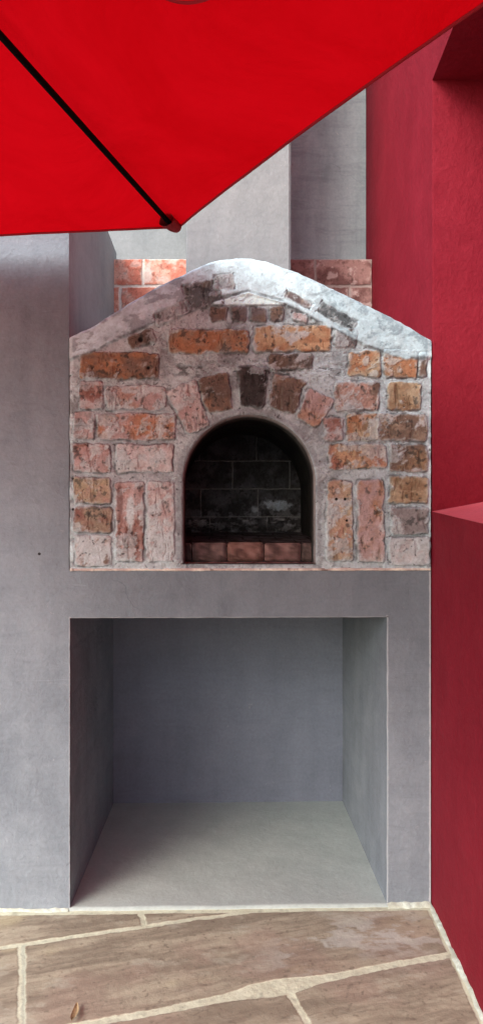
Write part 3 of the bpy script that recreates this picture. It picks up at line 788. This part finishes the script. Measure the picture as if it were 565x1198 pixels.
q = 1-sstep(.5, 1.1, np.hypot((Ug-172)/9, (Vg-322)/12)+.6*(n_hi-.5)); bc = mix(bc, rgb(238, 226, 218), q*.8)
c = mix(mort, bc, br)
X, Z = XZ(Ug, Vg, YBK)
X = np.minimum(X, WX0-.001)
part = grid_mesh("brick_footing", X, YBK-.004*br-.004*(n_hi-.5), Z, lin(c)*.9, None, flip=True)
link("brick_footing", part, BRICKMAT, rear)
XW = float(WX0)
bt = link("footing_top", box_mesh("footing_top", (XR-.5, XW-.002, YBK+.008, 1.30, .5, ztop-.002)), MORT, rear)
YP = .975
xm = float(XZ(300, 300, YP)[0])
link("plaster_panel", box_mesh("plaster_panel", (XR-1.6, xm, YP, 1.25, ztop-.002, 4.3)), GREY_LIGHT, rear)
link("right_plaster_panel", box_mesh("right_plaster_panel", (xm, XW-.002, YP, 1.25, ztop-.002, 4.3)), GREY_SHADE, rear)

# ================================================================== red side wall with a deep recess
red = empty("red_wall", (float(WX0), -.5, 0), "tall dark red painted wall with a deep recess and sloping sill beside the oven", "wall")
def wx(y): return float(wallx(y))
ZS = float(XZ(504, 598.5, 0)[1]); ZSo = float(XZ(507, 94, 0)[1])
YJ, YE, DEP = -.002, -2.6, .34
T = .75
def wq(pts, nu, nv): return (pts, nu, nv)
def sill_z(y): return ZS-.040*(-y)/.5 if y > -.5 else ZS-.04-.02*(-y-.5)
bm = bmesh.new()
def face_strip(y0, y1, z0f, z1f, n_=16, xf=wx):
    rows = []
    for i in range(n_+1):
        y = y0+(y1-y0)*i/n_; a_, b2 = z0f(y), z1f(y)
        rows.append([bm.verts.new((xf(y)+.003*mnoise.noise(Vector((0, y*2.2, z*2.2)))*min(1, 8*abs(z-a_))*min(1, 8*abs(z-b2))*min(1, 8*abs(y)), y, z)) for z in np.linspace(a_, b2, 24)])
    for i in range(n_):
        for j in range(23): bm.faces.new((rows[i][j], rows[i+1][j], rows[i+1][j+1], rows[i][j+1]))
c0 = lambda y: -.01; ctop = lambda y: 5.0
# lower, upper, behind the jamb
face_strip(YJ, YE, c0, sill_z, 30)
face_strip(YJ, YE, lambda y: ZSo, ctop, 16)
face_strip(1.30, YJ, c0, ctop, 10)
face_strip(YE, -3.6, c0, ctop, 8)
def q4(*p):
    bm.faces.new([bm.verts.new(x) for x in p])
# jamb (faces the viewer), rounded arris
nz_ = 50; zs_ = np.linspace(ZS-.0, ZSo, nz_+1)
cols_ = [(0.0, 0.0), (.002, -.0006), (.006, -.0006)]+[(x, -.0006) for x in np.linspace(.03, DEP, 12)]
rows = []
for i, (dx, dy) in enumerate(cols_):
    rr_ = []
    for z in zs_:
        k = .0025*mnoise.noise(Vector((dx*9, 3, z*7)))*(1 if dx > .006 else 0)
        zz = z
        if z == zs_[0]: zz = z+.03*dx/.16
        rr_.append(bm.verts.new((wx(0)+dx, YJ+dy+k, zz)))
    rows.append(rr_)
for i in range(len(rows)-1):
    for j in range(nz_): bm.faces.new((rows[i][j], rows[i+1][j], rows[i+1][j+1], rows[i][j+1]))
# soffit
q4((wx(YJ), YJ, ZSo), (wx(YE), YE, ZSo), (wx(YE)+DEP, YE, ZSo), (wx(YJ)+DEP, YJ, ZSo))
# back of the recess and its near jamb
q4((wx(YJ)+DEP, YJ, ZS-.2), (wx(YE)+DEP, YE, ZS-.2), (wx(YE)+DEP, YE, ZSo), (wx(YJ)+DEP, YJ, ZSo))
q4((wx(YE), YE, ZS-.2), (wx(YE)+DEP, YE, ZS-.2), (wx(YE)+DEP, YE, ZSo), (wx(YE), YE, ZSo))
# outer box
q4((XW+T, 1.3, 0), (XW+T, -3.6, 0), (XW+T, -3.6, 5), (XW+T, 1.3, 5))
q4((wx(-3.6), -3.6, 5), (XW+T, -3.6, 5), (XW+T, 1.3, 5), (XW, 1.3, 5))
q4((wx(-3.6), -3.6, 0), (XW+T, -3.6, 0), (XW+T, -3.6, 5), (wx(-3.6), -3.6, 5))
q4((XW, 1.3, 0), (XW+T, 1.3, 0), (XW+T, 1.3, 5), (XW, 1.3, 5))
me = bpy.data.meshes.new("wall_body"); bm.to_mesh(me); bm.free()
me.polygons.foreach_set("use_smooth", [True]*len(me.polygons))
link("wall_body", me, RED, red)
# sill: sloping slab surface
vs, fs = [], []
for i in range(41):
    y = YJ+(YE-YJ)*i/40
    for j in range(9):
        dx = DEP*j/8; vs.append((wx(y)-.001+dx, y+.0, sill_z(y)+.0004+(.03/.16)*dx+.0008*mnoise.noise(Vector((dx*20, y*20, 0)))))
for i in range(40):
    for j in range(8):
        k = i*9+j; fs.append((k, k+9, k+10, k+1))
link("sill", mesh("sill", vs, fs, True), SILLM, red)
# cement fillet along the foot of the red wall and the grey wall/stand
def fillet(name, path, nrm, w, hgt, parent=None, seed=0):
    path = [Vector(p) for p in path]; n_ = 260; rows = []
    pts = []
    for i in range(n_+1):
        t = i/n_*(len(path)-1); k = min(int(t), len(path)-2); pts.append(path[k].lerp(path[k+1], t-k))
    nx = Vector(nrm)
    X_, Y_, Z_ = np.zeros((n_+1, 7)), np.zeros((n_+1, 7)), np.zeros((n_+1, 7))
    for i, p in enumerate(pts):
        ww = w*(1+.8*mnoise.noise(p*9+Vector((seed, 0, 0)))+.4*mnoise.noise(p*40)); hh_ = hgt*(1+.9*mnoise.noise(p*12+Vector((0, seed, 0)))+.5*mnoise.noise(p*50))
        for j in range(7):
            a_ = math.pi/2*j/6
            q = p+nx*max(ww, .002)*math.cos(a_)**1.5
            X_[i, j], Y_[i, j], Z_[i, j] = q.x, q.y, .006+max(hh_, .001)*math.sin(a_)**1.5
    nn_ = fbm((X_+Y_)*400, Z_*400, 8, 600+seed, 4, .6)
    c_ = mix(rgb(205, 196, 180), rgb(236, 232, 220), sstep(.3, .7, nn_)); c_ = mix(c_, rgb(160, 152, 142), sstep(.62, .75, nn_)*.5)
    return grid_mesh(name, X_, Y_, Z_, lin(c_)*rgb(.70, .84, .86))
link("cement_fillet", fillet("cement_fillet", [(nx1, -.0005, 0), (XRb, -.0005, 0)], (0, -1, 0), .012, .012, None, 3), BRICKMAT, oven)
fw = link("cement_fillet", fillet("cement_fillet", [(-1.5, -.0005, 0), (XR, -.0005, 0)], (0, -1, 0), .008, .007, None, 5), BRICKMAT, o)
fw.parent = bpy.data.objects["grey_wall"]
link("cement_fillet", fillet("cement_fillet", [(wx(-.9)-.0005, -.9, 0), (wx(0)-.0005, -.0, 0)], (-1, 0, 0), .010, .008, None, 7), BRICKMAT, red)

# ================================================================== parasol
um = empty("parasol", (-.80, -1.25, 0), "large red fabric parasol with black ribs overhanging the oven", "parasol")
YCn = -.085
Cn = Vector(P(208.5, 265.5, YCn))
O2 = Vector((Cn.x-.51*1.36, Cn.y-.86*1.36, 0)); um.location = (O2.x, O2.y, 0)
Zc = Cn.z; APEX = Zc+1.36*.29
th0 = math.atan2(.86, .51)
ths = [th0, th0-RAD(54), th0-RAD(54+63), th0-RAD(54+126), th0+RAD(54+63), th0+RAD(54)]
def rimz(k): return Zc
tips = []
for k, t in enumerate(ths): tips.append(Vector((O2.x+1.36*math.cos(t), O2.y+1.36*math.sin(t), Zc-(.045 if k == 5 else 0))))
apex = Vector((O2.x, O2.y, APEX))
# canopy panels with a slight hang between ribs
vs, fs, key = [], [], {}
NR, NT = 36, 28
hem_rows = []
for k in range(6):
    a, b_ = tips[k], tips[(k+1) % 6]
    row_prev = None; rim = []
    for i in range(NR+1):
        s = i/NR
        row = []
        for j in range(NT+1):
            t = j/NT
            p = apex.lerp(a.lerp(b_, t), s)
            bow = 4*t*(1-t)
            mid = (a+b_)/2; inw = (apex-mid); inw.z = 0; inw.normalize()
            p = p+inw*(.022*bow*s**4)-Vector((0, 0, .016*bow*math.sin(math.pi*min(s, 1)*.9)))
            wr = .0022*mnoise.noise(Vector((p.x*5, p.y*5, k*3.0)))+.0015*math.sin(60*t+6*mnoise.noise(p*3))*max(0, s-.9)*6*(1-bow*.6)*.5
            p.z += wr*s
            kk = (round(p.x, 5), round(p.y, 5)) if j in (0, NT) or i == 0 else None
            if kk and kk in key: row.append(key[kk])
            else:
                vs.append(p); row.append(len(vs)-1)
                if kk: key[kk] = len(vs)-1
        if row_prev:
            for j in range(NT):
                f = (row_prev[j], row[j], row[j+1], row_prev[j+1])
                f = tuple(dict.fromkeys(f)); fs.append(f)
        row_prev = row
    hem_rows.append([vs[q].copy() for q in row_prev])
link("canopy", mesh("canopy", vs, fs, True), CLOTH, um)
# hem: folded strip hanging at the rim
for hr in hem_rows:
    hv, hf = [], []
    for p in hr:
        inw = (Vector((apex.x, apex.y, p.z))-p); inw.z = 0; inw.normalize()
        for dx, dz in ((0, .002), (-.002, -.0005), (-.0015, -.0045), (.003, -.005), (.0035, -.001)): hv.append(p+inw*dx+Vector((0, 0, dz)))
    for i in range(len(hr)-1):
        for j in range(5):
            a_ = i*5+j; b2 = i*5+(j+1) % 5; hf.append((a_, b2, b2+5, a_+5))
    link("hem", mesh("hem", hv, hf, True), HEM, um)
for k, tp in enumerate(tips):
    d = (apex-tp); ln = d.length; d.normalize(); dn = Vector((0, 0, -1))
    p0 = tp+d*.020+dn*.016; p1 = apex+dn*.04
    rb = link("rib", tube("rib", p0, p1, .0078, .0095, 12, .8), METAL, um)
    # cloth pocket over the rib tip
    side = d.cross(Vector((0, 0, 1))).normalized()
    rings_ = []
    for (s, w_, h_, drop) in ((-.006, .006, .004, .004), (.006, .016, .012, .008), (.025, .020, .0155, .013), (.046, .021, .016, .016), (.060, .024, .018, .017)):
        cpt = tp+d*s+dn*drop
        rings_.append([cpt+side*w_*math.cos(a_)*(1+.12*math.sin(3*a_+s*60))+Vector((0, 0, 1))*h_*math.sin(a_) for a_ in np.linspace(0, 2*math.pi, 17)[:-1]])
    pv = [p for rg in rings_ for p in rg]; pf = []
    for i in range(4):
        for j in range(16): pf.append((i*16+j, i*16+(j+1) % 16, (i+1)*16+(j+1) % 16, (i+1)*16+j))
    pf.append(tuple(range(16)))
    link("rib_pocket", mesh("rib_pocket", pv, pf, True), POCKET, um)
# dark tie strap sewn under the canopy, just at the top edge of the view
def can_pt(px, py):
    a_ = (px-282.5)/F; d_ = Vector((CY*a_+SY, CY-SY*a_, (616-py)/F)); o_ = Vector((0, -DIST, EYE))
    n_ = (tips[1]-apex).cross(tips[0]-apex).normalized(); t_ = (apex-o_).dot(n_)/d_.dot(n_); return o_+d_*t_
sv, sf = [], []
for i in range(17):
    t = i/16; px = 190+58*t; py = -11-7*(2*t-1)**2
    for dy in (0, -2.5):
        p = can_pt(px, py+dy); sv.append(p+Vector((0, 0, -.022+(.0 if dy else -.003))))
for i in range(16): sf.append((2*i, 2*i+2, 2*i+3, 2*i+1))
link("tie_strap", mesh("tie_strap", sv, sf, True), HEM, um)
# pole, hub, finial, base
link("pole", tube("pole", (O2.x, O2.y, .09), (O2.x, O2.y, APEX+.02), .021, seg=28), METAL, um)
link("hub", lathe("hub", O2.x, O2.y, [(.022, APEX-.10), (.045, APEX-.095), (.05, APEX-.06), (.045, APEX-.03), (.022, APEX-.025)]), METAL, um)
link("finial", lathe("finial", O2.x, O2.y, [(.03, APEX+.004), (.034, APEX+.02), (.02, APEX+.04), (.008, APEX+.06)]), METAL, um)
link("base", lathe("base", O2.x, O2.y, [(.235, .010), (.25, .022), (.25, .055), (.235, .07), (.06, .085), (.045, .09), (.04, .17), (.03, .175)]), BASE, um)

# ================================================================== small dry leaf on the paving
lx, ly = G(87, 1192)
vs, fs = [], []
for i in range(13):
    t = i/12; w_ = .0085*math.sin(math.pi*t)**.7*(1-.35*t); y = ly-.030+.060*t
    for s in (-1, 0, 1): vs.append((lx+s*w_+.003*math.sin(3*t), y, .0125+.005*abs(s)+.008*(t-.5)**2))
for i in range(12):
    for j in range(2): k = i*3+j; fs.append((k, k+1, k+4, k+3))
tag(link("leaf", mesh("leaf", vs, fs, True), LEAF), "small curled tan dry leaf lying on the stone paving near the bottom edge", "leaf")

# ================================================================== light
SUNDIR = Vector((.83, 1.0, -.87)).normalized()          # direction the light travels
w = bpy.data.worlds.new("World"); scene.world = w; w.use_nodes = True
nt = w.node_tree; bg = nt.nodes["Background"]
sky = nt.nodes.new('ShaderNodeTexSky'); sky.sky_type = 'NISHITA'; sky.sun_disc = False
sky.sun_elevation = math.asin(-SUNDIR.z)
sky.sun_rotation = math.atan2(-SUNDIR.x, -SUNDIR.y)
sky.air_density = 1.0; sky.dust_density = 2.5; sky.ozone_density = 1.0
hs = nt.nodes.new('ShaderNodeHueSaturation'); hs.inputs['Saturation'].default_value = 1.0
nt.links.new(sky.outputs[0], hs.inputs['Color']); nt.links.new(hs.outputs[0], bg.inputs['Color'])
bg.inputs['Strength'].default_value = .37
sd_ = bpy.data.lights.new("sun", 'SUN'); sd_.energy = 2.9; sd_.angle = RAD(34); sd_.color = (1, .975, .95)
so = bpy.data.objects.new("sun", sd_); COL.objects.link(so)
so.rotation_euler = SUNDIR.to_track_quat('-Z', 'Y').to_euler(); so.location = (-3, -4, 6)
scene.view_settings.view_transform = 'Standard'; scene.view_settings.look = 'None'; scene.view_settings.exposure = 0
scene.cycles.max_bounces = 8; scene.cycles.diffuse_bounces = 5
